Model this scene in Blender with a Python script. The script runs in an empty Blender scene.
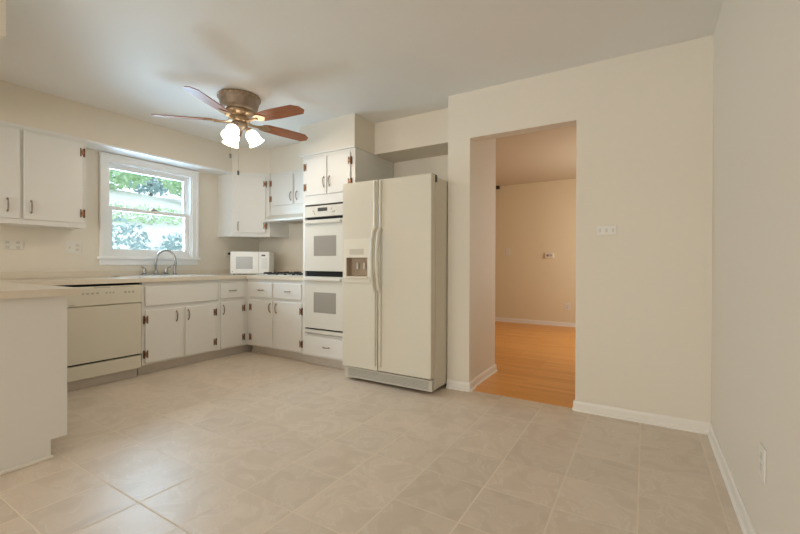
import bpy, bmesh, math, random
from mathutils import Vector, Matrix
random.seed(7)
S = bpy.context.scene
C = S.collection
PI = math.pi
# ------------------------------------------------------------------ camera
cd = bpy.data.cameras.new('camera')
cam = bpy.data.objects.new('camera', cd); C.objects.link(cam)
cd.sensor_fit = 'HORIZONTAL'; cd.sensor_width = 36.0
cd.lens = 398.85 / 800 * 36.0
cd.shift_x = -(405.3 - 400) / 800
cd.shift_y = (264.9 - 267) / 800
cd.clip_start = 0.02; cd.clip_end = 200
yaw, pit, rol = math.radians(31.014), math.radians(-.225), math.radians(.181)
F = Vector((-math.sin(yaw), math.cos(yaw), 0)); R = Vector((math.cos(yaw), math.sin(yaw), 0)); Z = Vector((0, 0, 1))
F2 = F * math.cos(pit) + Z * math.sin(pit); U2 = Z * math.cos(pit) - F * math.sin(pit)
R3 = R * math.cos(rol) + U2 * math.sin(rol); U3 = U2 * math.cos(rol) - R * math.sin(rol)
m = Matrix((R3, U3, -F2)).transposed().to_4x4(); m.translation = Vector((0, 0, 1.041))
cam.matrix_world = m
S.camera = cam
# ------------------------------------------------------------------ world, lights, exposure
vs = S.view_settings
vs.view_transform = 'Standard'; vs.look = 'None'; vs.gamma = 1.0; vs.use_curve_mapping = False
vs.exposure = 0.13
S.cycles.use_denoising = True
S.cycles.max_bounces = 12; S.cycles.diffuse_bounces = 8; S.cycles.glossy_bounces = 5; S.cycles.transparent_max_bounces = 16
S.cycles.sample_clamp_indirect = 6
w = bpy.data.worlds.new('sky'); S.world = w; w.use_nodes = True
nt = w.node_tree; bg = nt.nodes['Background']
bg.inputs['Color'].default_value = (.80, .90, 1.0, 1); bg.inputs['Strength'].default_value = 2.1

def area(name, loc, rot, sx, sy, power, col, spread=180):
    l = bpy.data.lights.new(name, 'AREA'); l.shape = 'RECTANGLE'; l.size = sx; l.size_y = sy
    l.energy = power; l.color = col; l.spread = math.radians(spread)
    o = bpy.data.objects.new(name, l); C.objects.link(o); o.location = loc; o.rotation_euler = rot
    return o
# added soft fill from behind the camera; no source is seen there
area('rear_fill', (-2.1, -4.85, 1.25), (math.radians(90), 0, 0), 3.6, 2.1, 92, (1.0, .94, .855))
# sky light entering by the kitchen window
area('window_daylight', (-4.95, 2.3, 1.85), (0, math.radians(-68), 0), 1.2, .9, 58, (.50, .76, 1.0))
# daylight thrown up by the pale ground outside that window
area('ground_bounce_daylight', (-4.80, 2.3, 1.2), (0, math.radians(-138), 0), .35, .8, 26, (.55, .80, 1.0))
# added fill in the room beyond the doorway, aimed from the unseen right side
area('far_room_fill', (.28, 5.6, 1.4), (0, math.radians(90), 0), 1.6, 1.6, 27, (1.0, .95, .85))

# ------------------------------------------------------------------ materials
def mat(name, col, rough=.5, metal=0, spec=.5, bump=0, bscale=60, var=0, vscale=6, coat=0, emis=None, estr=0):
    M = bpy.data.materials.new(name); M.use_nodes = True
    t = M.node_tree; b = t.nodes['Principled BSDF']
    b.inputs['Base Color'].default_value = (*col, 1); b.inputs['Roughness'].default_value = rough
    b.inputs['Metallic'].default_value = metal; b.inputs['Specular IOR Level'].default_value = spec
    b.inputs['Coat Weight'].default_value = coat
    tc = t.nodes.new('ShaderNodeTexCoord')
    if var:
        n = t.nodes.new('ShaderNodeTexNoise'); n.inputs['Scale'].default_value = vscale; n.inputs['Detail'].default_value = 4
        t.links.new(tc.outputs['Object'], n.inputs['Vector'])
        mx = t.nodes.new('ShaderNodeMix'); mx.data_type = 'RGBA'
        mx.inputs['A'].default_value = (*[c * (1 - var) for c in col], 1)
        mx.inputs['B'].default_value = (*[min(1, c * (1 + var)) for c in col], 1)
        t.links.new(n.outputs['Fac'], mx.inputs['Factor']); t.links.new(mx.outputs['Result'], b.inputs['Base Color'])
    if bump:
        n = t.nodes.new('ShaderNodeTexNoise'); n.inputs['Scale'].default_value = bscale; n.inputs['Detail'].default_value = 3
        t.links.new(tc.outputs['Object'], n.inputs['Vector'])
        bp = t.nodes.new('ShaderNodeBump'); bp.inputs['Strength'].default_value = bump; bp.inputs['Distance'].default_value = .01
        t.links.new(n.outputs['Fac'], bp.inputs['Height']); t.links.new(bp.outputs['Normal'], b.inputs['Normal'])
    if emis:
        b.inputs['Emission Color'].default_value = (*emis, 1); b.inputs['Emission Strength'].default_value = estr
    return M
WALL = mat('cream_wall_paint', (.745, .69, .595), .55, bump=.05, bscale=90, spec=.35)
HALLP = mat('yellow_wall_paint', (.76, .66, .47), .6, bump=.05, bscale=90, spec=.3)
CEIL = mat('ceiling_paint', (.79, .785, .76), .6, bump=.06, bscale=40, spec=.3)
TRIM = mat('white_trim_paint', (.80, .765, .70), .35)
CAB = mat('white_cabinet_paint', (.745, .735, .705), .38, bump=.02, bscale=30)
CABIN = mat('cabinet_side_paint', (.80, .775, .72), .5)
WINW = mat('white_window_vinyl', (.86, .87, .87), .35)
APP = mat('almond_appliance_enamel', (.665, .63, .53), .34, bump=.02, bscale=300)
APPW = mat('white_appliance_enamel', (.68, .66, .60), .3)
MICW = mat('white_microwave_plastic', (.88, .88, .86), .35)
OVG = mat('grey_oven_glass', (.33, .31, .28), .12)
MICG = mat('grey_microwave_window', (.42, .42, .41), .2)
BLACK = mat('black_gap', (.012, .012, .012), .9)
GRATE = mat('black_cast_iron', (.03, .03, .03), .5)
DARKG = mat('dark_display', (.07, .07, .07), .2)
GREY = mat('grey_print', (.44, .41, .36), .5)
COPPER = mat('antique_copper', (.40, .19, .09), .4, metal=.85, var=.35, vscale=120)
DKCOPPER = mat('dark_aged_copper', (.13, .07, .045), .45, metal=.6)
PEWTER = mat('antique_pewter', (.36, .29, .23), .35, metal=.85, var=.3, vscale=120)
CHROME = mat('brushed_nickel', (.42, .42, .41), .25, metal=1)
LAM = mat('beige_laminate', (.70, .63, .52), .3, var=.05, vscale=40)
VINYL = mat('grey_vinyl_base', (.62, .57, .51), .5, var=.08, vscale=15)
SINKM = mat('white_sink_enamel', (.88, .88, .87), .15)
PLATE = mat('pale_plastic_plate', (.74, .71, .64), .35)
PLATEG = mat('plate_toggle', (.64, .61, .55), .35)
BRONZE = mat('fan_antique_brass', (.34, .265, .20), .5, metal=.6, var=.3, vscale=25)
BRASSL = mat('fan_polished_brass', (.50, .36, .23), .28, metal=.95)
SHADE = mat('lit_frosted_glass', (.95, .93, .9), .3, emis=(1, .90, .76), estr=3.0)
HINGEBLK = mat('black_plastic', (.03, .028, .025), .4)
FAROAK = None

def node_mat(name):
    M = bpy.data.materials.new(name); M.use_nodes = True
    t = M.node_tree; return M, t, t.nodes['Principled BSDF'], t.nodes.new, t.links.new

def blade_wood():
    M, t, b, N, L = node_mat('cherry_wood_blade')
    tc = N('ShaderNodeTexCoord'); mp = N('ShaderNodeMapping'); mp.inputs['Scale'].default_value = (3, 40, 40)
    n = N('ShaderNodeTexNoise'); n.inputs['Scale'].default_value = 2.5; n.inputs['Detail'].default_value = 5
    cr = N('ShaderNodeValToRGB'); cr.color_ramp.elements[0].position = .3; cr.color_ramp.elements[0].color = (.22, .065, .018, 1)
    cr.color_ramp.elements[1].position = .75; cr.color_ramp.elements[1].color = (.42, .145, .045, 1)
    L(tc.outputs['Object'], mp.inputs['Vector']); L(mp.outputs['Vector'], n.inputs['Vector']); L(n.outputs['Fac'], cr.inputs['Fac'])
    L(cr.outputs['Color'], b.inputs['Base Color']); b.inputs['Roughness'].default_value = .45
    return M
BLADE = blade_wood()

def tile_mat():
    M, t, b, N, L = node_mat('beige_ceramic_tile')
    tc = N('ShaderNodeTexCoord'); sep = N('ShaderNodeSeparateXYZ'); L(tc.outputs['Object'], sep.inputs['Vector'])
    def mth(op, a, v=None, c=None):
        n = N('ShaderNodeMath'); n.operation = op
        for i, q in enumerate((a, v, c)):
            if q is None: continue
            if isinstance(q, (int, float)): n.inputs[i].default_value = q
            else: L(q, n.inputs[i])
        return n.outputs[0]
    def cell(ax, off, sp):
        s = mth('DIVIDE', mth('SUBTRACT', ax, off), sp)
        fl = mth('FLOOR', s); fr = mth('SUBTRACT', s, fl)
        ed = mth('MULTIPLY', mth('MINIMUM', fr, mth('SUBTRACT', 1.0, fr)), sp)
        return fl, ed
    fx, ex = cell(sep.outputs['X'], -.022 - 31 * .309, .309)
    fy, ey = cell(sep.outputs['Y'], .885 - 31 * .298, .298)
    # noise thins the joints in places; those along x are fainter
    jn = N('ShaderNodeTexNoise'); jn.inputs['Scale'].default_value = 1.3; jn.inputs['Detail'].default_value = 2
    L(tc.outputs['Object'], jn.inputs['Vector'])
    jm = N('ShaderNodeMapRange'); jm.inputs['From Min'].default_value = .38; jm.inputs['From Max'].default_value = .62
    jm.inputs['To Min'].default_value = .0005; jm.inputs['To Max'].default_value = -.0012; L(jn.outputs['Fac'], jm.inputs['Value'])
    e = mth('ADD', mth('MINIMUM', ex, mth('ADD', ey, .0010)), mth('MULTIPLY', jm.outputs['Result'], -.8))
    mr = N('ShaderNodeMapRange'); mr.interpolation_type = 'SMOOTHSTEP'
    mr.inputs['From Min'].default_value = .0026; mr.inputs['From Max'].default_value = .0048
    L(e, mr.inputs['Value']); tile = mr.outputs['Result']
    comb = N('ShaderNodeCombineXYZ'); L(fx, comb.inputs['X']); L(fy, comb.inputs['Y'])
    wn = N('ShaderNodeTexWhiteNoise'); wn.noise_dimensions = '2D'; L(comb.outputs[0], wn.inputs['Vector'])
    # veined slate-like mottling, shifted for each tile
    sc = N('ShaderNodeVectorMath'); sc.operation = 'SCALE'; L(wn.outputs['Color'], sc.inputs[0]); sc.inputs['Scale'].default_value = 13
    ad = N('ShaderNodeVectorMath'); ad.operation = 'ADD'; L(tc.outputs['Object'], ad.inputs[0]); L(sc.outputs[0], ad.inputs[1])
    n1 = N('ShaderNodeTexNoise'); n1.inputs['Scale'].default_value = 5; n1.inputs['Detail'].default_value = 6; n1.inputs['Distortion'].default_value = 1.6
    L(ad.outputs[0], n1.inputs['Vector'])
    cr = N('ShaderNodeValToRGB'); E = cr.color_ramp.elements
    E[0].position = .3; E[0].color = (.60, .505, .405, 1); E[1].position = .72; E[1].color = (.685, .585, .48, 1)
    L(n1.outputs['Fac'], cr.inputs['Fac'])
    vr = mth('ABSOLUTE', mth('SUBTRACT', n1.outputs['Fac'], .52))
    vm = N('ShaderNodeMapRange'); vm.inputs['From Min'].default_value = .0; vm.inputs['From Max'].default_value = .022
    vm.inputs['To Min'].default_value = .45; vm.inputs['To Max'].default_value = 0; L(vr, vm.inputs['Value'])
    mv = N('ShaderNodeMix'); mv.data_type = 'RGBA'; L(vm.outputs['Result'], mv.inputs['Factor']); L(cr.outputs['Color'], mv.inputs['A'])
    mv.inputs['B'].default_value = (.75, .68, .60, 1)
    hs = N('ShaderNodeHueSaturation'); L(mv.outputs['Result'], hs.inputs['Color'])
    vv = mth('ADD', mth('MULTIPLY', wn.outputs['Value'], .08), .96); L(vv, hs.inputs['Value'])
    mx = N('ShaderNodeMix'); mx.data_type = 'RGBA'; L(tile, mx.inputs['Factor'])
    mx.inputs['A'].default_value = (.745, .65, .53, 1); L(hs.outputs['Color'], mx.inputs['B'])
    L(mx.outputs['Result'], b.inputs['Base Color'])
    rr = N('ShaderNodeMapRange'); rr.inputs['To Min'].default_value = .85; rr.inputs['To Max'].default_value = .37; L(tile, rr.inputs['Value'])
    L(rr.outputs['Result'], b.inputs['Roughness'])
    h = mth('ADD', mth('MULTIPLY', tile, 1.0), mth('MULTIPLY', n1.outputs['Fac'], .55))
    bp = N('ShaderNodeBump'); bp.inputs['Strength'].default_value = .35; bp.inputs['Distance'].default_value = .003
    L(h, bp.inputs['Height']); L(bp.outputs['Normal'], b.inputs['Normal'])
    return M
TILE = tile_mat()

def oak_mat():
    M, t, b, N, L = node_mat('honey_oak_planks')
    tc = N('ShaderNodeTexCoord')
    br = N('ShaderNodeTexBrick'); br.offset = .37; br.squash = 1
    br.inputs['Scale'].default_value = 1; br.inputs['Brick Width'].default_value = .9; br.inputs['Row Height'].default_value = .057
    br.inputs['Mortar Size'].default_value = .0012; br.inputs['Bias'].default_value = 0
    br.inputs['Color1'].default_value = (.72, .315, .065, 1); br.inputs['Color2'].default_value = (.84, .41, .105, 1); br.inputs['Mortar'].default_value = (.45, .20, .05, 1)
    L(tc.outputs['Object'], br.inputs['Vector'])
    mp = N('ShaderNodeMapping'); mp.inputs['Scale'].default_value = (2, 30, 1); L(tc.outputs['Object'], mp.inputs['Vector'])
    n = N('ShaderNodeTexNoise'); n.inputs['Scale'].default_value = 2; n.inputs['Detail'].default_value = 5; L(mp.outputs['Vector'], n.inputs['Vector'])
    mr = N('ShaderNodeMapRange'); mr.inputs['To Min'].default_value = .8; mr.inputs['To Max'].default_value = 1.15; L(n.outputs['Fac'], mr.inputs['Value'])
    hs = N('ShaderNodeHueSaturation'); L(br.outputs['Color'], hs.inputs['Color']); L(mr.outputs['Result'], hs.inputs['Value'])
    L(hs.outputs['Color'], b.inputs['Base Color']); b.inputs['Roughness'].default_value = .33
    return M
OAK = oak_mat()

def glass_mat():
    M = bpy.data.materials.new('clear_window_glass'); M.use_nodes = True; t = M.node_tree
    t.nodes.remove(t.nodes['Principled BSDF']); o = t.nodes['Material Output']
    tr = t.nodes.new('ShaderNodeBsdfTransparent'); tr.inputs['Color'].default_value = (.96, .98, .98, 1)
    gl = t.nodes.new('ShaderNodeBsdfGlossy'); gl.inputs['Roughness'].default_value = .02
    fr = t.nodes.new('ShaderNodeFresnel'); fr.inputs['IOR'].default_value = 1.45
    mx = t.nodes.new('ShaderNodeMixShader'); L = t.links.new
    L(fr.outputs[0], mx.inputs[0]); L(tr.outputs[0], mx.inputs[1]); L(gl.outputs[0], mx.inputs[2]); L(mx.outputs[0], o.inputs['Surface'])
    return M
GLASS = glass_mat()

# ------------------------------------------------------------------ mesh builder
class Fr:
    """A frame: o + u*U + n*N + z*Z"""
    def __init__(s, o=(0, 0, 0), U=(1, 0, 0), N=(0, 1, 0)):
        s.o = Vector(o); s.U = Vector(U).normalized(); s.N = Vector(N).normalized()
    def __call__(s, u, n, z): return s.o + s.U * u + s.N * n + Z * z
W0 = Fr()
class MB:
    def __init__(s): s.bm = bmesh.new()
    def box(s, u0, u1, n0, n1, z0, z1, fr=W0):
        v = [s.bm.verts.new(fr(u, n, z)) for z in (z0, z1) for n in (n0, n1) for u in (u0, u1)]
        for f in ((0, 2, 3, 1), (4, 5, 7, 6), (0, 1, 5, 4), (2, 6, 7, 3), (0, 4, 6, 2), (1, 3, 7, 5)): s.bm.faces.new([v[i] for i in f])
        return s
    def prism(s, pts, z0, z1, fr=W0):
        a = [s.bm.verts.new(fr(u, n, z0)) for u, n in pts]; b = [s.bm.verts.new(fr(u, n, z1)) for u, n in pts]
        k = len(pts); s.bm.faces.new(a[::-1]); s.bm.faces.new(b)
        for i in range(k): s.bm.faces.new((a[i], a[(i + 1) % k], b[(i + 1) % k], b[i]))
        return s
    def hull(s, rings, cap=True):
        """rings: lists of points of one length, skinned in turn"""
        vr = [[s.bm.verts.new(p) for p in r] for r in rings]; k = len(vr[0])
        for a, b in zip(vr, vr[1:]):
            for i in range(k): s.bm.faces.new((a[i], a[(i + 1) % k], b[(i + 1) % k], b[i]))
        if cap: s.bm.faces.new(vr[0][::-1]); s.bm.faces.new(vr[-1])
        return s
    def lathe(s, prof, c=(0, 0, 0), seg=32, axis=None, cap=True):
        q = Z.rotation_difference(Vector(axis)) if axis is not None else None
        rings = []
        for r, z in prof:
            ring = []
            for i in range(seg):
                p = Vector((r * math.cos(2 * PI * i / seg), r * math.sin(2 * PI * i / seg), z))
                if q: p = q @ p
                ring.append(p + Vector(c))
            rings.append(ring)
        return s.hull(rings, cap)
    def tube(s, pts, r, seg=10):
        pts = [Vector(p) for p in pts]; rings = []; up = None
        for i, p in enumerate(pts):
            d = (pts[min(i + 1, len(pts) - 1)] - pts[max(i - 1, 0)]).normalized()
            if up is None: up = d.orthogonal().normalized()
            up = (up - d * up.dot(d)).normalized(); sd = d.cross(up)
            rr = r[i] if isinstance(r, (list, tuple)) else r
            rings.append([p + up * rr * math.cos(2 * PI * k / seg) + sd * rr * math.sin(2 * PI * k / seg) for k in range(seg)])
        return s.hull(rings)
    def build(s, name, mt, parent=None, bevel=0, smooth=False, seg=2):
        bmesh.ops.recalc_face_normals(s.bm, faces=s.bm.faces)
        me = bpy.data.meshes.new(name)
        off = wloc(parent) if parent else Vector((0, 0, 0))
        if parent: bmesh.ops.translate(s.bm, verts=s.bm.verts, vec=-off)
        s.bm.to_mesh(me); s.bm.free(); me.materials.append(mt)
        if smooth:
            for p in me.polygons: p.use_smooth = True
        o = bpy.data.objects.new(name, me); C.objects.link(o)
        if parent: o.parent = parent
        if bevel:
            b = o.modifiers.new('bevel', 'BEVEL'); b.width = bevel; b.segments = seg; b.limit_method = 'ANGLE'
        return o
def wloc(o):
    v = Vector((0, 0, 0))
    while o: v += Vector(o.location); o = o.parent
    return v
def tag(o, label=None, cat=None, group=None, kind=None):
    if label: o['label'] = label
    if cat: o['category'] = cat
    if group: o['group'] = group
    if kind: o['kind'] = kind
    return o
def thing(name, loc, label, cat, group=None):
    o = bpy.data.objects.new(name, None); C.objects.link(o); o.location = loc; o.empty_display_size = .1
    return tag(o, label, cat, group)
def bx(name, mt, *a, parent=None, bevel=0, fr=W0): return MB().box(*a, fr=fr).build(name, mt, parent, bevel)
def struct(o): o['kind'] = 'structure'; return o

# ------------------------------------------------------------------ key dimensions
XA, XC, YB, YK, H = -4.53, .351, 3.055, 3.65, 2.441
YR = -5.0                 # wall behind the camera
SX, SZ = -4.26, 2.132     # soffit face over the window wall, soffit underside
YD = 3.036                # where the diagonal corner cabinet begins
FR_A = Fr((0, 0, 0), (0, 1, 0), (1, 0, 0))       # u = world y, n = world x
FR_B = Fr((0, 0, 0), (1, 0, 0), (0, -1, 0))      # u = world x, n = -world y

# ------------------------------------------------------------------ room shell
struct(bx('floor', TILE, XA - .2, XC + .2, YR - .2, 3.085, -.1, 0))
f2 = MB().box(XA - .2, -1.24, 3.085, YK + .11, -.1, 0).build('floor', TILE); struct(f2)
struct(MB().box(-1.24, XC + .2, 3.085, 7.3, -.1, .002).box(XA - .2, -1.24, YK + .11, 7.3, -.1, .002).build('floor_hall', OAK))
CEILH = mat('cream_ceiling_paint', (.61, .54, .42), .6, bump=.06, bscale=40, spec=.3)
struct(bx('ceiling', CEIL, XA - .2, XC + .2, YR - .2, YK + .05, H, H + .1))
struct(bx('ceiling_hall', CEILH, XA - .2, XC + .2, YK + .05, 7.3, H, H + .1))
# window wall with the opening
WY0, WY1, WZ0, WZ1 = 1.845, 2.705, 1.10, 2.055
struct(MB().box(XA - .16, XA, YR - .2, WY0, 0, H).box(XA - .16, XA, WY1, 7.3, 0, H).box(XA - .16, XA, WY0, WY1, 0, WZ0).box(XA - .16, XA, WY0, WY1, WZ1, H).build('wall_left', WALL))
struct(bx('wall_right', WALL, XC, XC + .15, YR - .2, 7.3, 0, H))
struct(bx('wall_back', WALL, XA, -1.422, YK, YK + .10, 0, H))
DX0, DX1, DZ = -1.226, -.422, 2.063
struct(MB().box(-1.422, DX0, YB, YB + .115, 0, H).box(DX0, DX1, YB, YB + .115, DZ, H).box(DX1, XC, YB, YB + .115, 0, H).build('wall_doorway', WALL))
struct(bx('wall_passage', WALL, -1.422, -1.24, YB + .115, YK + .10, 0, H))
struct(bx('wall_far', HALLP, XA, XC, 7.05, 7.2, 0, H))
# unseen wall behind the camera; wide glazed door added to go with the fill
struct(MB().box(XA, -4.0, YR - .12, YR, 0, H).box(-.25, XC, YR - .12, YR, 0, H).box(-4.0, -.25, YR - .12, YR, 2.3, H).build('wall_front', WALL))
pd = bpy.data.objects.new('added_door', None); C.objects.link(pd); pd.location = (-2.1, YR, 0); pd['kind'] = 'structure'
g = MB()
for x0, x1 in ((-4.0, -3.93), (-2.16, -2.09), (-.32, -.25)): g.box(x0, x1, YR - .1, YR - .03, .0, 2.3)
g.box(-4.0, -.25, YR - .1, YR - .03, 2.22, 2.3).box(-4.0, -.25, YR - .1, YR - .03, 0, .08)
g.build('frame', WINW, pd)
bx('pane', GLASS, -3.93, -2.16, YR - .07, YR - .064, .08, 2.22, parent=pd)
bx('pane', GLASS, -2.09, -.32, YR - .07, YR - .064, .08, 2.22, parent=pd)
# soffits
s0 = .2929
struct(MB().prism([(XA, YR), (SX, YR), (SX, YD), (-3.955, 3.345), (-3.03, 3.345), (-3.03, YK), (XA, YK)], SZ, H).build('trim_soffit_window_wall', WALL))
struct(MB().box(-3.045, -2.335, 2.955, YK, SZ, H).build('trim_soffit_oven', WALL))
struct(bx('trim_soffit_refrigerator', WALL, -2.335, -1.422, 3.275, YK, SZ, H))
struct(bx('trim_soffit_peninsula', WALL, SX, -2.655, .25, .66, SZ, H))
struct(MB().box(-3.05, -2.33, 2.948, 2.956, SZ - .004, SZ + .012).build('trim_1', CAB))
struct(bx('trim_bright_underside', WINW, XA, SX - .002, 1.58, YD - .002, SZ - .014, SZ))  # added white board; window brightness of the soffit underside put into its colour
# baseboards
def baseboard(name, segs):
    g = MB()
    for (x0, y0, x1, y1, nx, ny) in segs:   # run from a to b with outward normal n
        U = Vector((x1 - x0, y1 - y0, 0)); Ln = U.length; fr = Fr((x0, y0, 0), U, (nx, ny, 0))
        pr = [(0, 0), (.022, 0), (.021, .010), (.013, .017), (.012, .052), (.008, .064), (.005, .070), (0, .070)]
        g.hull([[fr(u, n, z) for n, z in pr] for u in (0, Ln)])
    return struct(g.build(name, TRIM))
baseboard('baseboard_doorway', [(DX1 - .012, YB, XC, YB, 0, -1), (DX1, YB, DX1, YB + .115, -1, 0)])
baseboard('baseboard_pier', [(-1.422, YB, DX0 + .012, YB, 0, -1), (DX0, YB, DX0, YB + .115, 1, 0)])
baseboard('baseboard_right', [(XC, YR, XC, YB, -1, 0)])
baseboard('baseboard_passage', [(-1.24, YB + .115, -1.24, YK + .115, 1, 0)])
baseboard('baseboard_far', [(XA, 7.05, XC, 7.05, 0, -1)])

# ------------------------------------------------------------------ window
win = bpy.data.objects.new('window_1', None); C.objects.link(win); win.location = (XA, 2.3, 1.09); win['kind'] = 'structure'
g = MB()
cw = .062
def ring(g, y0, y1, z0, z1, l, r_, b, t_, x0, x1):
    g.box(y0, y0 + l, x0, x1, z0, z1, fr=FR_A).box(y1 - r_, y1, x0, x1, z0, z1, fr=FR_A)
    g.box(y0 + l, y1 - r_, x0, x1, z1 - t_, z1, fr=FR_A)
    if b: g.box(y0 + l, y1 - r_, x0, x1, z0, z0 + b, fr=FR_A)
    return g
ring(g, WY0 - cw, WY1 + cw, WZ0, WZ1 + .052, cw + .004, cw + .004, 0, .056, XA, XA + .018)
ring(g, WY0 - cw - .001, WY1 + cw + .001, WZ0, WZ1 + .053, .02, .02, 0, .018, XA + .0005, XA + .030)
g.build('casing', WINW, win)
g = MB()
ring(g, WY0 + .0005, WY1 - .0005, WZ0 + .0005, WZ1 - .0005, .0175, .0175, .02, .02, XA - .15, XA)
ring(g, WY0 + .018, WY1 - .018, WZ0 + .02, WZ1 - .02, .012, .012, 0, .012, XA - .074, XA - .066)
g.build('jamb', WINW, win)
bx('window_sill', WINW, WY0 - cw - .02, WY1 + cw + .02, XA - .02, XA + .045, WZ0 - .028, WZ0, parent=win, bevel=.005, fr=FR_A)
bx('apron', WINW, WY0 - cw, WY1 + cw, XA, XA + .016, WZ0 - .085, WZ0 - .028, parent=win, bevel=.003, fr=FR_A)
def sash(y0, y1, x, z0, z1, bot, top, st, label):
    g = MB(); ring(g, y0, y1, z0, z1, st, st, bot, top, x - .03, x)
    o = g.build('sash', WINW, win); o['label'] = label
    bx('pane', GLASS, y0 + st - .004, y1 - st + .004, x - .018, x - .012, z0 + bot - .004, z1 - top + .004, parent=o, fr=FR_A)
    return o
sash(WY0 + .02, WY1 - .02, XA - .075, 1.575, WZ1 - .02, .035, .05, .035, 'upper sash, set further out')
lo = sash(WY0 + .02, WY1 - .02, XA - .035, WZ0 + .02, 1.60, .055, .035, .042, 'lower sash, nearer the room')
lk = MB().box(2.27, 2.33, XA - .06, XA - .025, 1.60, 1.612, fr=FR_A)
lk.lathe([(.014, 0), (.014, .014), (.006, .018)], (XA - .042, 2.30, 1.612), 12).build('sash_lock', PEWTER, lo)

# second window seam: exterior hillside and greenery
LEAFD = mat('dark_green_leaf', (.36, .50, .50), .6, var=.5, vscale=2)
LEAFL = mat('light_green_leaf', (.50, .68, .42), .6, var=.4, vscale=2)
SOIL = mat('pale_dry_hillside', (.62, .63, .60), .9, var=.12, vscale=.7)
STONE = mat('pale_retaining_stone', (.70, .70, .69), .85, var=.15, vscale=3)
BARK = mat('grey_bark', (.22, .18, .14), .9)
prof = [(-4.9, .0), (-6.5, .35), (-8.0, 1.0), (-10, 1.45), (-12, 2.1), (-14, 2.9), (-17, 3.7), (-22, 4.4), (-40, 7)]
g = MB(); rows = []
for k in range(29):
    y = -14 + k * 2.0
    rows.append([g.bm.verts.new((x, y, z + .12 * math.sin(y * .9 + x))) for x, z in prof])
for a, b in zip(rows, rows[1:]):
    for i in range(len(prof) - 1): g.bm.faces.new((a[i], a[i + 1], b[i + 1], b[i]))
struct(g.build('ground', SOIL, smooth=True))
def gz(x):
    for (x0, z0), (x1, z1) in zip(prof, prof[1:]):
        if x1 <= x <= x0: return z0 + (z1 - z0) * (x - x0) / (x1 - x0)
    return 0
def leaves(c, r, n, size, squash=(1, 1, 1)):
    g = MB(); c = Vector(c)
    for _ in range(n):
        d = Vector((random.gauss(0, 1), random.gauss(0, 1), random.gauss(0, 1))).normalized() * r * (.55 + .45 * random.random())
        p = c + Vector((d.x * squash[0], d.y * squash[1], d.z * squash[2]))
        a = Vector((random.gauss(0, 1), random.gauss(0, 1), random.gauss(0, 1))).normalized(); b = a.orthogonal().normalized()
        s = size * (.6 + .8 * random.random())
        g.bm.faces.new([g.bm.verts.new(p + a * s), g.bm.verts.new(p + b * s * .5), g.bm.verts.new(p - a * s), g.bm.verts.new(p - b * s * .5)])
    return g
def tree(x, y, hh, r, mt, label, n=900):
    z = gz(x); t = thing('tree', (x, y, z), label, 'tree', 'trees on the hillside outside the window')
    MB().tube([(x, y, z - .1), (x + .05, y, z + hh * .45), (x, y + .1, z + hh * .8)], [.07, .06, .03], 8).build('trunk', BARK, t, smooth=True)
    leaves((x, y, z + hh * .62), r, n, .10, (1, 1.3, .75)).build('crown', mt, t)
tree(-17, 6.9, 1.6, 1.25, LEAFL, 'light green tree at the left of the hillside seen through window', 1700)
tree(-20.5, 10.2, 2.0, 1.5, LEAFD, 'dark blue-green tree in the middle of the window view', 2000)
tree(-16.4, 10.0, 1.7, 1.2, LEAFL, 'light green tree at the right of the window view', 1800)
def shrub(x, y, r, mt, label, n=400, sq=(1, 1, .8), name='shrub'):
    z = gz(x); o = leaves((x, y, z + r * sq[2] * .6), r, n, .05, sq).build(name, mt)
    tag(o, label, 'shrub' if name == 'shrub' else 'hedge')
shrub(-12.3, 6.2, 1.0, LEAFL, 'long low green hedge halfway up the slope outside', 1500, (.35, 3.4, .3), 'hedge')
shrub(-8.6, 3.6, .62, LEAFD, 'rounded blue-green shrub low at the left of lower sash', 520, (1, 1, .8))
shrub(-8.8, 5.2, .5, LEAFD, 'small loose shrub low at the right of lower sash', 480, (1, 1.4, .7))

# ------------------------------------------------------------------ cabinets
def handle_v(parent, fr, u, n, z, L=.105, horiz=False):
    """bow pull with leaf-shaped ends on a face at n"""
    def P(t, out): return fr(u + t, n + out, z) if horiz else fr(u, n + out, z + t)
    g = MB(); h = L / 2
    pts, rad = [], []
    for i in range(13):
        k = -1 + i / 6; pts.append(P(k * h * .86, .006 + .014 * (1 - k * k) ** .6 if abs(k) < 1 else .004)); rad.append(.0042 + .002 * (1 - abs(k)))
    g.tube(pts, rad, 8)
    for sgn in (-1, 1):
        c = [P(sgn * h * .72, 0), P(sgn * h, 0)]
        w = .0085
        def Q(t, side, out): return fr(u + t, n + out, z + side) if horiz else fr(u + side, n + out, z + t)
        a = sgn * h
        ring = [(a * .66, 0), (a * .82, w), (a * 1.0, w * .5), (a * 1.08, 0), (a * 1.0, -w * .5), (a * .82, -w)]
        g.hull([[Q(t, s_, 0) for t, s_ in ring], [Q(t, s_, .005) for t, s_ in ring]])
    return g.build('handle', PEWTER, parent, smooth=False)
def hinge(parent, fr, u, n, z, nf=None):
    """H-shaped decorative hinge, straddling the door edge at u; door face n, frame face nf"""
    nf = n if nf is None else nf
    g = MB()
    g.box(u - .018, u - .009, min(n, nf), n + .003, z - .036, z + .036, fr=fr).box(u + .009, u + .018, min(n, nf), n + .003, z - .036, z + .036, fr=fr)
    k = len(g.bm.faces)
    g.box(u - .009, u + .009, min(n, nf), n + .0035, z - .012, z + .012, fr=fr)
    g.lathe([(.0045, -.026), (.0045, .026)], fr(u, n + .003, z), 10)
    g.bm.faces.ensure_lookup_table()
    for f in g.bm.faces[k:]: f.material_index = 1
    o = g.build('hinge', DKCOPPER, parent); o.data.materials.append(COPPER)
    return o
DT = .016
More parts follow.
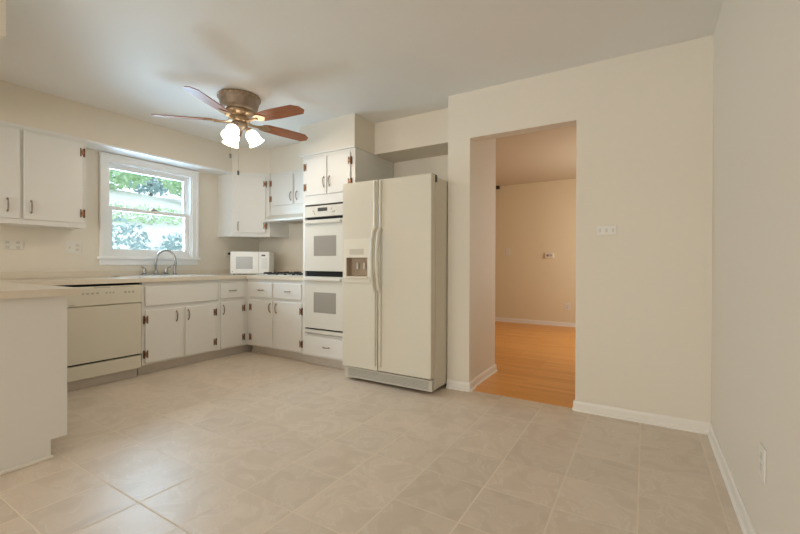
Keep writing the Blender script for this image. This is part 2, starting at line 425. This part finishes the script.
def door(parent, fr, u0, u1, nf, z0, z1, hside, hz, hinges=True, hdl=True, ins=.03):
    o = MB().box(u0, u1, nf + .0015, nf + DT, z0, z1, fr=fr).build('door', CAB, parent, bevel=.005)
    if hdl: handle_v(o, fr, (u1 - ins) if hside > 0 else (u0 + ins), nf + DT, hz)
    if hinges:
        ue = u0 + .006 if hside > 0 else u1 - .006
        for z in (z0 + .085, z1 - .085): hinge(o, fr, ue, nf + DT, z, nf + .0015)
    return o
def drawer(parent, fr, u0, u1, nf, z0, z1, pull=True, name='drawer'):
    o = MB().box(u0, u1, nf + .0015, nf + DT, z0, z1, fr=fr).build(name, CAB, parent, bevel=.005)
    if pull: handle_v(o, fr, (u0 + u1) / 2, nf + DT, (z0 + z1) / 2, .09, True)
    return o
NA, NBF = -3.94, -3.01          # face-frame planes: x of wall A bases, -y of wall B bases
TK = .098
def base_body(t, fr, u0, u1, nb, nf, ztop=.859, lo=True):
    g = MB().box(u0, u1, nb, nf, TK, ztop, fr=fr); g.build('body', CAB, t)
    k = MB().box(u0, u1, nb, nf - .07, 0, TK - .002, fr=fr)
    k.box(u0, u1, nf - .07, nf - .064, .0, .03, fr=fr)
    k.build('toe_kick', VINYL, t)
# sink base
t = thing('sink_cabinet', (-4.25, 2.26, 0), 'white sink base cabinet with false drawer panel and two doors', 'cabinet')
g = MB().box(1.882, 2.644, NA - .018, NA, TK, .859, fr=FR_A).box(1.882, 1.884, XA + .01, NA - .018, TK, .859, fr=FR_A).box(2.642, 2.644, XA + .01, NA - .018, TK, .859, fr=FR_A).box(1.884, 2.642, XA + .01, NA - .018, TK, TK + .018, fr=FR_A)
g.build('body', CAB, t)
MB().box(1.882, 2.644, XA + .01, NA - .07, 0, TK - .002, fr=FR_A).box(1.882, 2.644, NA - .07, NA - .064, .0, .03, fr=FR_A).build('toe_kick', VINYL, t)
drawer(t, FR_A, 1.905, 2.63, NA, .640, .820, False, 'false_drawer_panel')
door(t, FR_A, 1.905, 2.240, NA, .112, .600, 1, .52, ins=.05)
door(t, FR_A, 2.277, 2.605, NA, .112, .600, -1, .52)
# corner base on the window wall
t = thing('corner_base_cabinet', (-4.25, 2.85, 0), 'white narrow base cabinet right of the sink doors, in the corner', 'cabinet')
base_body(t, FR_A, 2.646, YK - .01, XA + .01, NA)
drawer(t, FR_A, 2.665, 2.955, NA, .648, .820)
door(t, FR_A, 2.665, 2.955, NA, .112, .612, -1, .53)
# base under the cooktop
t = thing('cooktop_base_cabinet', (-3.48, 3.3, 0), 'white base cabinet under the cooktop with two drawers and two doors', 'cabinet')
base_body(t, FR_B, NA + .002, -3.026, -YK + .01, NBF)
drawer(t, FR_B, -3.870, -3.51, NBF, .652, .820); drawer(t, FR_B, -3.468, -3.065, NBF, .652, .820)
door(t, FR_B, -3.870, -3.505, NBF, .112, .622, 1, .545); door(t, FR_B, -3.468, -3.06, NBF, .112, .622, -1, .545)
# cabinets beneath the worktop on the near side of the dishwasher and peninsula
t = thing('peninsula_cabinet', (-3.4, .62, 0), 'white peninsula base cabinet with plain end panel and notched toe', 'cabinet')
MB().box(XA + .01, -2.715, .335, .912, TK, .859).build('body', CAB, t)
MB().box(XA + .01, -2.715, .335, .842, 0, TK).build('toe_kick', VINYL, t)
e = MB(); ol = [(.325, 0), (.843, 0), (.843, .1), (.914, .1), (.914, .859), (.325, .859)]
e.hull([[Vector((-2.715, y, z)) for y, z in ol], [Vector((-2.700, y, z)) for y, z in ol]]); e.build('end_panel', CAB, t)
MB().box(-2.700, -2.688, .325, .852, 0, .018).build('shoe_molding', TRIM, t, bevel=.004)

# ------------------------------------------------------------------ worktop
CT0, CT1 = .861, .900
SY0, SY1, SXB, SXF = 1.888, 2.638, -4.49, -3.985   # sink outline
g = MB()
hx0, hx1, hy0, hy1 = SXB + .015, SXF - .015, SY0 + .015, SY1 - .015
g.box(XA, -3.91, .30, hy0, CT0, CT1).box(XA, hx0, hy0, hy1, CT0, CT1).box(hx1, -3.91, hy0, hy1, CT0, CT1).box(XA, -3.91, hy1, YK, CT0, CT1)
g.box(-3.91, -3.026, 2.98, YK, CT0, CT1).box(-3.91, -2.66, .30, .965, CT0, CT1)
wt = g.build('worktop', LAM); tag(wt, 'beige laminate worktop running around the corner and along the peninsula', 'worktop')
g = MB().box(XA, XA + .02, .30, YK, CT1, .962).box(XA, -3.026, YK - .02, YK, CT1, .962)
g.build('backsplash', LAM, wt, bevel=.004)

# ------------------------------------------------------------------ sink and faucet
t = thing('kitchen_sink', (-4.24, 2.29, .900), 'white enamel drop-in sink set in worktop under the window', 'sink')
g = MB()
rz = .907
for a in ((SXB, SXF, SY0, SY0 + .035), (SXB, SXF, SY1 - .035, SY1), (SXF - .035, SXF, SY0, SY1), (SXB, SXB + .09, SY0, SY1), (-4.4, -4.02, 2.275, 2.305)):
    g.box(a[0], a[1], a[2], a[3], CT1 + .0005, rz)
g.build('rim', SINKM, t, bevel=.003)
for y0, y1 in ((SY0 + .035, 2.275), (2.305, SY1 - .035)):
    x0, x1, zb = SXB + .09, SXF - .035, .74
    g = MB(); a = [Vector((x, y, CT1 + .003)) for x, y in ((x0, y0), (x1, y0), (x1, y1), (x0, y1))]
    b = [Vector((x, y, zb)) for x, y in ((x0 + .02, y0 + .02), (x1 - .02, y0 + .02), (x1 - .02, y1 - .02), (x0 + .02, y1 - .02))]
    va = [g.bm.verts.new(p) for p in a]; vb = [g.bm.verts.new(p) for p in b]
    for i in range(4): g.bm.faces.new((va[i], va[(i + 1) % 4], vb[(i + 1) % 4], vb[i]))
    g.bm.faces.new(vb); g.build('basin', SINKM, t)
t = thing('faucet', (-4.455, 2.27, rz), 'brushed nickel gooseneck faucet with two levers and side sprayer', 'faucet')
fx = -4.455
g = MB().box(fx - .022, fx + .022, 2.13, 2.40, rz, rz + .014)
g.build('base_plate', CHROME, t, bevel=.006)
pts = [(fx, 2.268, rz + .01), (fx, 2.268, rz + .15)]
tip = Vector((-4.275, 2.372)); b0 = Vector((fx, 2.268))
for i in range(1, 15):
    a = PI * i / 14; c = (b0 + tip) / 2; hv = (tip - b0) / 2
    q = c - hv * math.cos(a); pts.append((q.x, q.y, rz + .15 + .115 * math.sin(a)))
pts.append((tip.x, tip.y, rz + .115))
MB().tube(pts, .0115, 12).build('spout', CHROME, t, smooth=True)
MB().lathe([(.024, 0), (.022, .02), (.014, .035), (.013, .05)], (fx, 2.268, rz + .012), 20).build('spout_collar', CHROME, t, smooth=True)
for y, d in ((2.155, -1), (2.375, 1)):
    o = MB().lathe([(.019, 0), (.017, .03), (.012, .05), (.014, .058), (.008, .064)], (fx, y, rz + .012), 16).tube([(fx, y, rz + .066), (fx + .01, y + d * .022, rz + .085), (fx + .015, y + d * .04, rz + .088)], .006, 8).build('lever', CHROME, t, smooth=True)
MB().lathe([(.02, 0), (.017, .025), (.012, .04), (.014, .075), (.017, .10), (.012, .115)], (fx, 2.465, rz), 16).tube([(fx, 2.465, rz + .105), (fx + .012, 2.475, rz + .135)], .009, 8).build('sprayer', CHROME, t, smooth=True)

# ------------------------------------------------------------------ dishwasher
t = thing('dishwasher', (-4.2, 1.57, 0), 'almond built-in dishwasher beside the peninsula', 'dishwasher')
dn = NA + .012
MB().box(1.272, 1.872, XA + .02, dn - .031, .086, .856, fr=FR_A).build('tub', BLACK, t)
MB().box(1.274, 1.870, dn - .03, dn + .01, .215, .678, fr=FR_A).build('door_panel', APP, t, bevel=.004)
cp = MB().box(1.274, 1.870, dn - .03, dn + .018, .6815, .840, fr=FR_A).build('control_panel', APP, t, bevel=.006)
MB().box(1.274, 1.870, dn - .03, dn + .004, .085, .200, fr=FR_A).build('lower_panel', APP, t, bevel=.004)
for a_ in ((1.50, 1.62, .826, .836), (1.31, 1.34, .826, .838), (1.64, 1.80, .828, .831)):
    MB().box(a_[0], a_[1], dn + .017, dn + .0186, a_[2], a_[3], fr=FR_A).build('vent_slot', GREY, cp)
for i in range(5): MB().box(1.38 + i * .034, 1.40 + i * .034, dn + .017, dn + .0195, .776, .790, fr=FR_A).build('button', GREY, cp)
for i in range(3): MB().box(1.585 + i * .026, 1.598 + i * .026, dn + .017, dn + .0195, .776, .790, fr=FR_A).build('button', GREY, cp)
for i in range(3): MB().box(1.728 + i * .03, 1.744 + i * .03, dn + .017, dn + .0200, .772, .792, fr=FR_A).build('button', GREY, cp)
MB().box(1.33, 1.37, dn + .017, dn + .0190, .692, .699, fr=FR_A).build('badge', GREY, cp)
MB().box(1.278, 1.862, dn - .075, dn - .055, .0, .084, fr=FR_A).build('toe_kick', VINYL, t)

# ------------------------------------------------------------------ wall cabinets
def wall_body(t, fr, u0, u1, nb, nf, z0, z1):
    MB().box(u0, u1, nb, nf, z0, z1, fr=fr).build('body', CAB, t)
t = thing('wall_cabinet', (-4.4, 1.13, 1.4), 'white two-door wall cabinet left of the window', 'cabinet')
wall_body(t, FR_A, .70, 1.578, XA, SX, 1.345, SZ)
MB().box(.70, 1.578, SX, SX + .008, SZ - .018, SZ, fr=FR_A).build('top_molding', CAB, t)
door(t, FR_A, .722, 1.138, SX, 1.385, 2.092, 1, 1.487, hdl=True, ins=.075)
door(t, FR_A, 1.158, 1.552, SX, 1.385, 2.092, -1, 1.487, ins=.045)
# diagonal corner cabinet
t = thing('corner_wall_cabinet', (-4.3, 3.4, 1.38), 'white diagonal corner wall cabinet above the microwave', 'cabinet')
MB().prism([(XA, YD), (SX, YD), (-3.955, 3.341), (-3.955, YK), (XA, YK)], 1.368, SZ).build('body', CAB, t)
MB().prism([(XA, YD - .006), (SX + .003, YD - .008), (-3.947, 3.339), (-3.955, 3.35), (SX, YD + .01), (XA, YD + .01)], 1.358, 1.39).build('bottom_molding', CAB, t)
fd = Fr((SX, YD, 0), (1, 1, 0), (1, -1, 0)); Ld = .43
door(t, fd, .028, Ld - .045, 0, 1.405, 2.09, -1, 1.483, ins=.045)
# hood cabinet
t = thing('hood_wall_cabinet', (-3.5, 3.5, 1.6), 'white short wall cabinet with two doors above the range hood', 'cabinet')
wall_body(t, FR_B, -3.952, -3.048, -YK, -3.35, 1.62, SZ)
door(t, FR_B, -3.935, -3.552, -3.35, 1.735, 2.095, 1, 1.83)
door(t, FR_B, -3.512, -3.075, -3.35, 1.735, 2.095, -1, 1.83)
t = thing('range_hood', (-3.5, 3.42, 1.54), 'slim white range hood under the short wall cabinet', 'range hood')
MB().hull([[Vector(p) for p in ((x, -0 + YK, 1.54), (x, 3.25, 1.54), (x, 3.25, 1.556), (x, 3.335, 1.618), (x, YK, 1.618))] for x in (-3.952, -3.05)]).build('canopy', APPW, t)
MB().box(-3.955, -3.048, 3.238, 3.255, 1.535, 1.560).build('lip', APPW, t, bevel=.003)
MB().box(-3.75, -3.25, 3.32, 3.56, 1.532, 1.5395).build('filter', PEWTER, t)

# ------------------------------------------------------------------ oven tower
t = thing('oven_cabinet', (-2.68, 3.3, 0), 'tall white oven cabinet with two top doors and a bottom drawer', 'cabinet')
T0, T1, TN = -3.022, -2.345, -2.98
g = MB().box(T0, T0 + .03, -YK + .01, TN, .325, 1.632, fr=FR_B).box(T1 - .018, T1, -YK + .01, TN, .325, 1.632, fr=FR_B)
g.box(T0, T1, -YK + .01, TN, 1.632, SZ, fr=FR_B).box(T0, T1, -YK + .01, TN, TK, .325, fr=FR_B).box(T0 + .03, T1 - .018, -YK + .01, -3.60, .325, 1.632, fr=FR_B)
g.box(-2.466, T1 - .018, -3.05, TN, .325, 1.632, fr=FR_B)
g.build('body', CAB, t)
MB().box(T0, T1, -YK + .02, TN - .07, 0, TK - .002, fr=FR_B).box(T0, T1, TN - .07, TN - .064, 0, .03, fr=FR_B).build('toe_kick', VINYL, t)
door(t, FR_B, -2.985, -2.693, TN, 1.725, 2.10, 1, 1.845); door(t, FR_B, -2.680, -2.395, TN, 1.725, 2.10, -1, 1.845)
drawer(t, FR_B, -2.985, -2.395, TN, .112, .302)
t = thing('double_oven', (-2.73, 3.2, .33), 'white double wall oven with two grey windows built into tall cabinet', 'oven')
O0, O1, ON = -2.972, -2.468, -2.972
MB().box(O0, O1, -3.55, ON - .012, .335, 1.61, fr=FR_B).build('oven_body', BLACK, t)
cp = MB().box(O0, O1, ON - .02, ON + .012, 1.502, 1.612, fr=FR_B).build('control_panel', APPW, t, bevel=.004)
MB().box(-2.80, -2.675, ON + .011, ON + .014, 1.556, 1.590, fr=FR_B).build('display', DARKG, cp)
for x, z in ((-2.865, 1.558), (-2.845, 1.535), (-2.625, 1.575), (-2.585, 1.545), (-2.605, 1.545)): MB().lathe([(.009, 0), (.008, .008)], FR_B(x, ON + .012, z), 12, axis=(0, -1, 0)).build('knob', PLATEG, cp)
def oven_door(z0, z1, wz0, wz1, lab):
    o = MB().box(O0, O1, ON - .01, ON + .022, z0, z1, fr=FR_B).build('oven_door', APPW, t, bevel=.005); o['label'] = lab
    MB().box(-2.842, -2.552, ON + .0215, ON + .0235, wz0, wz1, fr=FR_B).build('window', OVG, o)
    MB().box(O0 + .018, O1 - .012, ON + .034, ON + .052, z1 - .042, z1 - .012, fr=FR_B).box(O0 + .02, O0 + .043, ON + .02, ON + .0345, z1 - .04, z1 - .014, fr=FR_B).box(O1 - .037, O1 - .014, ON + .02, ON + .0345, z1 - .04, z1 - .014, fr=FR_B).build('handle', APPW, o, bevel=.007)
oven_door(.960, 1.474, 1.112, 1.310, 'upper oven door'); oven_door(.388, .906, .548, .750, 'lower oven door')
MB().box(O0, O1, ON - .01, ON + .018, .335, .372, fr=FR_B).build('bottom_vent', APPW, t, bevel=.004)

# ------------------------------------------------------------------ refrigerator
t = thing('refrigerator', (-1.87, 3.15, 0), 'almond side-by-side refrigerator with ice dispenser, standing in the niche', 'refrigerator')
RX0, RX1, RY = -2.318, -1.430, 2.77
MB().box(RX0 + .006, RX1, RY + .075, 3.55, .03, 1.735).build('cabinet_body', APP, t, bevel=.006)
XM = -1.936
dl = MB()
DXA, DXB, DZA, DZB = -2.272, -2.040, .925, 1.090     # dispenser recess
dl.box(RX0, DXA, RY, RY + .07, .13, 1.748).box(DXB, XM - .004, RY, RY + .07, .13, 1.748)
dl.box(DXA, DXB, RY, RY + .07, .13, DZA).box(DXA, DXB, RY, RY + .07, DZB, 1.748)
fdoor = dl.build('freezer_door', APP, t)
rdoor = MB().box(XM + .004, RX1, RY, RY + .07, .13, 1.748).build('refrigerator_door', APP, t, bevel=.008)
BEZEL = mat('dispenser_bezel_plastic', (.74, .70, .60), .4)
RECESS = mat('dispenser_recess_plastic', (.42, .33, .24), .5, var=.15, vscale=20)
g = MB().box(DXA, DXB, RY + .064, RY + .069, DZA, DZB).box(DXA, DXB, RY + .002, RY + .064, DZA, DZA + .004).box(DXA, DXB, RY + .002, RY + .064, DZB - .004, DZB).box(DXA, DXA + .003, RY + .002, RY + .064, DZA + .004, DZB - .004).box(DXB - .003, DXB, RY + .002, RY + .064, DZA + .004, DZB - .004)
g.build('dispenser_recess', RECESS, fdoor)
bz = MB().box(DXA - .028, DXA, RY - .008, RY, .875, 1.255).box(DXB, DXB + .025, RY - .008, RY, .875, 1.255).box(DXA, DXB, RY - .008, RY, .875, DZA).box(DXA, DXB, RY - .008, RY, DZB, 1.255)
bz.build('dispenser_bezel', BEZEL, fdoor)
MB().box(DXA - .01, DXB + .01, RY - .022, RY - .008, DZA - .016, DZA).build('drip_tray', APP, fdoor, bevel=.003)
MB().box(-2.235, -2.080, RY - .0095, RY - .007, 1.115, 1.165).build('touch_pad', mat('dispenser_touch_pad', (.56, .52, .43), .4), fdoor)
MB().box(-2.262, -2.235, RY - .0095, RY - .007, 1.095, 1.108).build('lock_button', PLATE, fdoor)
for x_ in (-2.20, -2.125): MB().box(x_, x_ + .02, RY + .045, RY + .055, .99, 1.045).build('dispenser_paddle', PLATEG, fdoor)
for door_, x, sg in ((fdoor, XM - .028, -1), (rdoor, XM + .028, 1)):
    pts = []
    for i in range(41):
        z = .17 + (1.735 - .17) * i / 40
        k = (z - 1.075) / .265
        o_ = .010
        if abs(k) < 1: o_ = .010 + .050 * (1 - k * k) ** .5
        pts.append((x, RY - o_, z))
    g = MB(); rings = []
    for p in pts:
        wv = .015; d = .014
        rings.append([Vector((p[0] - wv, p[1] + d, p[2])), Vector((p[0] - wv * .7, p[1] - d * .4, p[2])), Vector((p[0], p[1] - d * .8, p[2])), Vector((p[0] + wv * .7, p[1] - d * .4, p[2])), Vector((p[0] + wv, p[1] + d, p[2]))])
    g.hull(rings).build('handle', APP, door_, smooth=False)
GRILL = mat('grille_plastic', (.40, .38, .33), .5)
g = MB().box(RX0 + .01, RX1, RY + .02, RY + .07, .028, .118)
gr = g.build('base_grille', mat('base_grille_plastic', (.56, .53, .46), .45), t, bevel=.004)
g = MB()
for i in range(6): g.box(RX0 + .05, RX1 - .03, RY + .016, RY + .0215, .045 + i * .011, .050 + i * .011)
g.build('grille_slats', GRILL, gr)
MB().box(RX1 - .050, RX1 - .004, RY + .03, RY + .11, 1.735, 1.751).build('hinge_cap', HINGEBLK, t, bevel=.004)
MB().box(RX1 - .018, RX1 + .0015, RY + .072, RY + .10, 1.69, 1.735).build('hinge_cap', HINGEBLK, t)
for x in (RX0 + .06, RX1 - .06):
    for y in (RY + .12, 3.48): MB().lathe([(.02, -.012), (.02, .012)], (x, y, .02), 14, axis=(1, 0, 0)).build('wheel', HINGEBLK, t)
MB().box(RX0 + .03, RX1 - .03, RY + .10, 3.5, .02, .031).build('underside', HINGEBLK, t)

# ------------------------------------------------------------------ microwave, cooktop
mwo = Vector((-4.092, 3.166, 0)); fm = Fr(mwo, (1, 1, 0), (1, -1, 0)); z0 = .900
fm = Fr(mwo, (math.cos(math.radians(38)), math.sin(math.radians(38)), 0), (math.sin(math.radians(38)), -math.cos(math.radians(38)), 0))
t = thing('microwave', tuple(mwo + Vector((-.1, .1, z0))), 'white countertop microwave with grey window in the corner', 'microwave')
hw = .226
MB().box(-hw + .004, hw - .004, -.31, -.012, z0 + .012, z0 + .272, fr=fm).build('body', MICW, t, bevel=.006)
MB().box(-hw, hw * .45, -.012, .012, z0 + .01, z0 + .276, fr=fm).build('door', MICW, t, bevel=.004)
dd = t.children[-1]
MB().box(-hw + .065, hw * .45 - .07, .0115, .0135, z0 + .068, z0 + .215, fr=fm).build('window', MICG, dd)
MB().box(-hw + .018, -hw + .03, .0115, .0135, z0 + .03, z0 + .042, fr=fm).build('badge', GREY, dd)
cp = MB().box(hw * .46, hw, -.012, .012, z0 + .01, z0 + .276, fr=fm).build('control_panel', MICW, t, bevel=.004)
MB().box(hw * .46 + .03, hw * .46 + .075, .0115, .0135, z0 + .222, z0 + .24, fr=fm).build('display', DARKG, cp)
MB().box(hw * .46 + .03, hw - .025, .0115, .013, z0 + .07, z0 + .20, fr=fm).build('keypad', mat('keypad_plastic', (.80, .80, .78), .4), cp)
for u in (-hw + .03, hw - .03):
    for n in (-.03, -.28): MB().lathe([(.012, 0), (.012, .013)], fm(u, n, z0), 12).build('foot', BLACK, t)
t = thing('gas_cooktop', (-3.45, 3.3, .900), 'white gas cooktop with black grates beside the oven cabinet', 'cooktop')
MB().box(-3.86, -3.08, 3.06, 3.56, CT1 + .0005, .908).build('top', APPW, t, bevel=.004)
for x in (-3.68, -3.26):
    for y in (3.18, 3.44):
        b = MB().lathe([(.045, .0), (.045, .008), (.03, .014), (.03, .02)], (x, y, .908), 20).build('burner', GRATE, t)
        g = MB()
        for i in range(4):
            a = PI / 4 + i * PI / 2; c, s = math.cos(a), math.sin(a)
            g.tube([(x + c * .115, y + s * .115, .9085), (x + c * .115, y + s * .115, .929), (x + c * .03, y + s * .03, .932)], .006, 6)
        for i in range(4):
            a = PI / 4 + i * PI / 2; a2 = a + PI / 2
            g.tube([(x + math.cos(a) * .115, y + math.sin(a) * .115, .922), (x + math.cos(a2) * .115, y + math.sin(a2) * .115, .922)], .006, 6)
        g.build('grate', GRATE, t)
for i in range(4): MB().lathe([(.018, 0), (.016, .016)], (-3.66 + i * .13, 3.085, .908), 14).build('knob', GRATE, t)

# ------------------------------------------------------------------ plates and small wall things
def plate(name, fr, u, n, z, wd, ht, label, cat, kind='outlet', group=None, gangs=1):
    o = MB().box(u - wd / 2, u + wd / 2, n, n + .006, z - ht / 2, z + ht / 2, fr=fr).build(name, PLATE, None, bevel=.003)
    tag(o, label, cat, group)
    for i in range(gangs):
        uc = u + (i - (gangs - 1) / 2) * wd / gangs
        k = kind if isinstance(kind, str) else kind[i]
        if k == 'switch': MB().box(uc - .006, uc + .006, n + .006, n + .014, z - .013, z + .011, fr=fr).build('toggle', PLATEG, o, bevel=.002)
        else:
            for dz in (-.02, .02):
                s = MB().box(uc - .014, uc + .014, n + .006, n + .008, z + dz - .012, z + dz + .012, fr=fr).build('socket', PLATEG, o, bevel=.003)
                MB().box(uc - .007, uc - .004, n + .008, n + .0085, z + dz - .005, z + dz + .005, fr=fr).box(uc + .004, uc + .007, n + .008, n + .0085, z + dz - .005, z + dz + .005, fr=fr).build('slot', GREY, s)
    return o
plate('outlet', FR_A, 1.165, XA, 1.185, .135, .075, 'wide pale wall outlet plate at far left above the worktop', 'outlet', 'outlet', None, 2)
plate('light_switch', FR_A, 1.578, XA, 1.178, .118, .118, 'double switch plate left of the window under the wall cabinet', 'light switch', ('switch', 'outlet'), None, 2)
o = plate('outlet', FR_A, 3.155, XA, 1.140, .072, .115, 'outlet plate on window wall left of the microwave, plug in it', 'outlet')
t = MB().box(3.178 - .014, 3.178 + .014, XA + .009, XA + .040, 1.142, 1.172, fr=FR_A).build('plug', BLACK, None, bevel=.004)
tag(t, 'black plug in the outlet left of the microwave', 'plug')
FR_W = FR_B
o = plate('light_switch', FR_W, -.228, -YB, 1.272, .125, .066, 'wide three-toggle light switch right of the doorway', 'light switch', 'switch', None, 3)
FR_C = Fr((0, 0, 0), (0, 1, 0), (-1, 0, 0))
plate('outlet', FR_C, 1.80, -XC, .362, .072, .115, 'outlet plate low on the right-hand wall above the baseboard', 'outlet')
FR_F = Fr((0, 0, 0), (1, 0, 0), (0, -1, 0))
th = MB().box(-1.462, -1.318, -7.05, -7.02, 1.135, 1.222, fr=FR_F).build('thermostat', PLATE, None, bevel=.008)
tag(th, 'beige thermostat on the yellow wall of the far room', 'thermostat')
MB().box(-1.43, -1.395, -7.02, -7.018, 1.165, 1.20, fr=FR_F).build('dial', COPPER, th)
MB().box(-1.385, -1.34, -7.02, -7.018, 1.165, 1.20, fr=FR_F).build('display', GREY, th)
plate('light_switch', FR_F, -2.10, -7.05, 1.25, .08, .12, 'pale switch plate on yellow far wall beside passage corner', 'light switch', 'switch')
plate('outlet', FR_F, -1.10, -7.05, .33, .09, .12, 'outlet plate low on the yellow far wall', 'outlet')
hk = MB().lathe([(.02, 0), (.024, .02), (.01, .035)], (-1.262, YK + .20, 2.40), 14, axis=(1, 0, 0))
hk = MB().box(-1.2395, -1.215, YK + .165, YK + .205, 1.70 + .0, 1.735)
hk.bm.free()
hk = MB().box(-2.31, -2.25, 7.0, 7.05, 2.385, 2.44).build('door_chime', HINGEBLK, None, bevel=.01)
tag(hk, 'tiny dark fitting high on the far room wall by ceiling', 'wall fitting')

# ------------------------------------------------------------------ ceiling fan
FX, FY = -2.940, 2.165
fan = thing('ceiling_fan', (FX, FY, H), 'brass ceiling fan with five cherry wood blades and lit glass shades', 'ceiling fan')
MB().lathe([(.160, 0), (.168, -.006), (.168, -.03), (.160, -.036), (.157, -.05), (.150, -.085), (.140, -.112), (.120, -.125), (.10, -.128)], (FX, FY, H), 40).build('motor_housing', BRONZE, fan, smooth=True)
hs = fan.children[-1]
g = MB()
for i in range(24):
    a = 2 * PI * i / 24
    g.lathe([(.009, 0), (.009, .004)], (FX + .1675 * math.cos(a), FY + .1675 * math.sin(a), H - .018), 8, axis=(math.cos(a), math.sin(a), 0))
g.build('rosettes', BRASSL, hs)
MB().lathe([(.115, -.126), (.118, -.14), (.10, -.155), (.07, -.165), (.075, -.175), (.085, -.185), (.085, -.215), (.06, -.222)], (FX, FY, H), 32).build('rotor_hub', BRASSL, fan, smooth=True)
BZ = H - .205
for k in range(5):
    a = math.radians(6 + 72 * k)
    ir = bpy.data.objects.new('blade', None)
    rt = Matrix.Rotation(a, 4, 'Z'); tl = Matrix.Rotation(math.radians(-12), 4, 'X')
    M4 = Matrix.Translation((FX, FY, BZ)) @ rt @ tl
    # blade outline, clipped corners at the tip
    ol = [(.20, -.040), (.24, -.058), (.40, -.068), (.60, -.066), (.655, -.030), (.668, .022), (.63, .062), (.40, .066), (.24, .058), (.20, .042)]
    g = MB(); g.hull([[M4 @ Vector((x, y, -.003)) for x, y in ol], [M4 @ Vector((x, y, .003)) for x, y in ol]])
    # keep grain in the blade's own axes
    me_o = MB.build(g, 'blade', BLADE, fan)
    me = me_o.data; inv = (Matrix.Translation(-wloc(fan)) @ M4); me.transform(inv.inverted()); me_o.matrix_local = inv
    g = MB()
    ir_pts = [(.075, .0, -.004), (.11, .0, -.012), (.15, .0, -.010), (.20, .0, -.006)]
    g.tube([M4 @ Vector(p) for p in ir_pts], [.016, .011, .011, .014], 8)
    ol2 = [(.17, -.012), (.195, -.040), (.235, -.046), (.262, -.024), (.285, 0), (.262, .024), (.235, .046), (.195, .040), (.17, .012)]
    g.hull([[M4 @ Vector((x, y, -.010)) for x, y in ol2], [M4 @ Vector((x, y, -.0032)) for x, y in ol2]])
    g.build('blade_iron', BRASSL, fan)
# light kit
MB().lathe([(.05, -.21), (.062, -.222), (.066, -.24), (.05, -.262), (.03, -.275), (.012, -.285)], (FX, FY, H), 28).build('light_kit_hub', BRONZE, fan, smooth=True)
for ang in (-97, 23, 143):
    a = yaw + math.radians(ang); d = Vector((math.cos(a), math.sin(a), 0)); base = Vector((FX, FY, H - .245))
    ax = (d * .52 - Z * .85).normalized()
    p0 = base + d * .045; p1 = base + d * .056 + Z * .004; p2 = p1 + ax * .03
    MB().tube([p0, base + d * .052 + Z * .008, p1, p2], .009, 8).build('lamp_arm', BRASSL, fan, smooth=True)
    MB().lathe([(.016, 0), (.026, .006), (.028, .03), (.022, .032)], p2 - ax * .01, 20, axis=ax).build('lamp_socket', BRASSL, fan, smooth=True)
    sp = p2 + ax * .012
    sh = MB().lathe([(0.0228, 0.0000), (0.0373, 0.0115), (0.0518, 0.0336), (0.0559, 0.0576), (0.0538, 0.0816), (0.0600, 0.1037), (0.0704, 0.1200), (0.0678, 0.1200), (0.0570, 0.1037), (0.0507, 0.0816), (0.0527, 0.0576), (0.0486, 0.0346), (0.0341, 0.0134), (0.0186, 0.0038)], sp, 28, axis=ax, cap=False).build('lamp_shade', SHADE, fan, smooth=True)
    bulb = MB().lathe([(0.0090, 0.0000), (0.0126, 0.0180), (0.0234, 0.0450), (0.0261, 0.0585), (0.0198, 0.0765), (0.0054, 0.0828)], sp, 16, axis=ax).build('bulb', SHADE, fan, smooth=True)
    l = bpy.data.lights.new('bulb_light', 'SPOT'); l.energy = 9.5; l.color = (1, .86, .68); l.shadow_soft_size = .04; l.spot_size = math.radians(165); l.spot_blend = .5
    lo_ = bpy.data.objects.new('bulb_light', l); C.objects.link(lo_); lo_.location = sp + ax * .10; lo_.rotation_euler = (-ax).to_track_quat('Z', 'Y').to_euler()
for (dx, z1, lbl) in ((-.085, 1.955, 'short'), (-.02, 1.815, 'long')):
    p = Vector((FX, FY, 0)) + R * (dx + .026) - F * .035
    c = MB().tube([(p.x, p.y, H - .24), (p.x, p.y, z1)], .0016, 6).build('pull_chain', PEWTER, fan); c['label'] = lbl + ' pull chain'
    MB().lathe([(.003, .0), (.008, -.006), (.0085, -.034), (.004, -.042)], (p.x, p.y, z1), 12).build('fob', HINGEBLK, c)
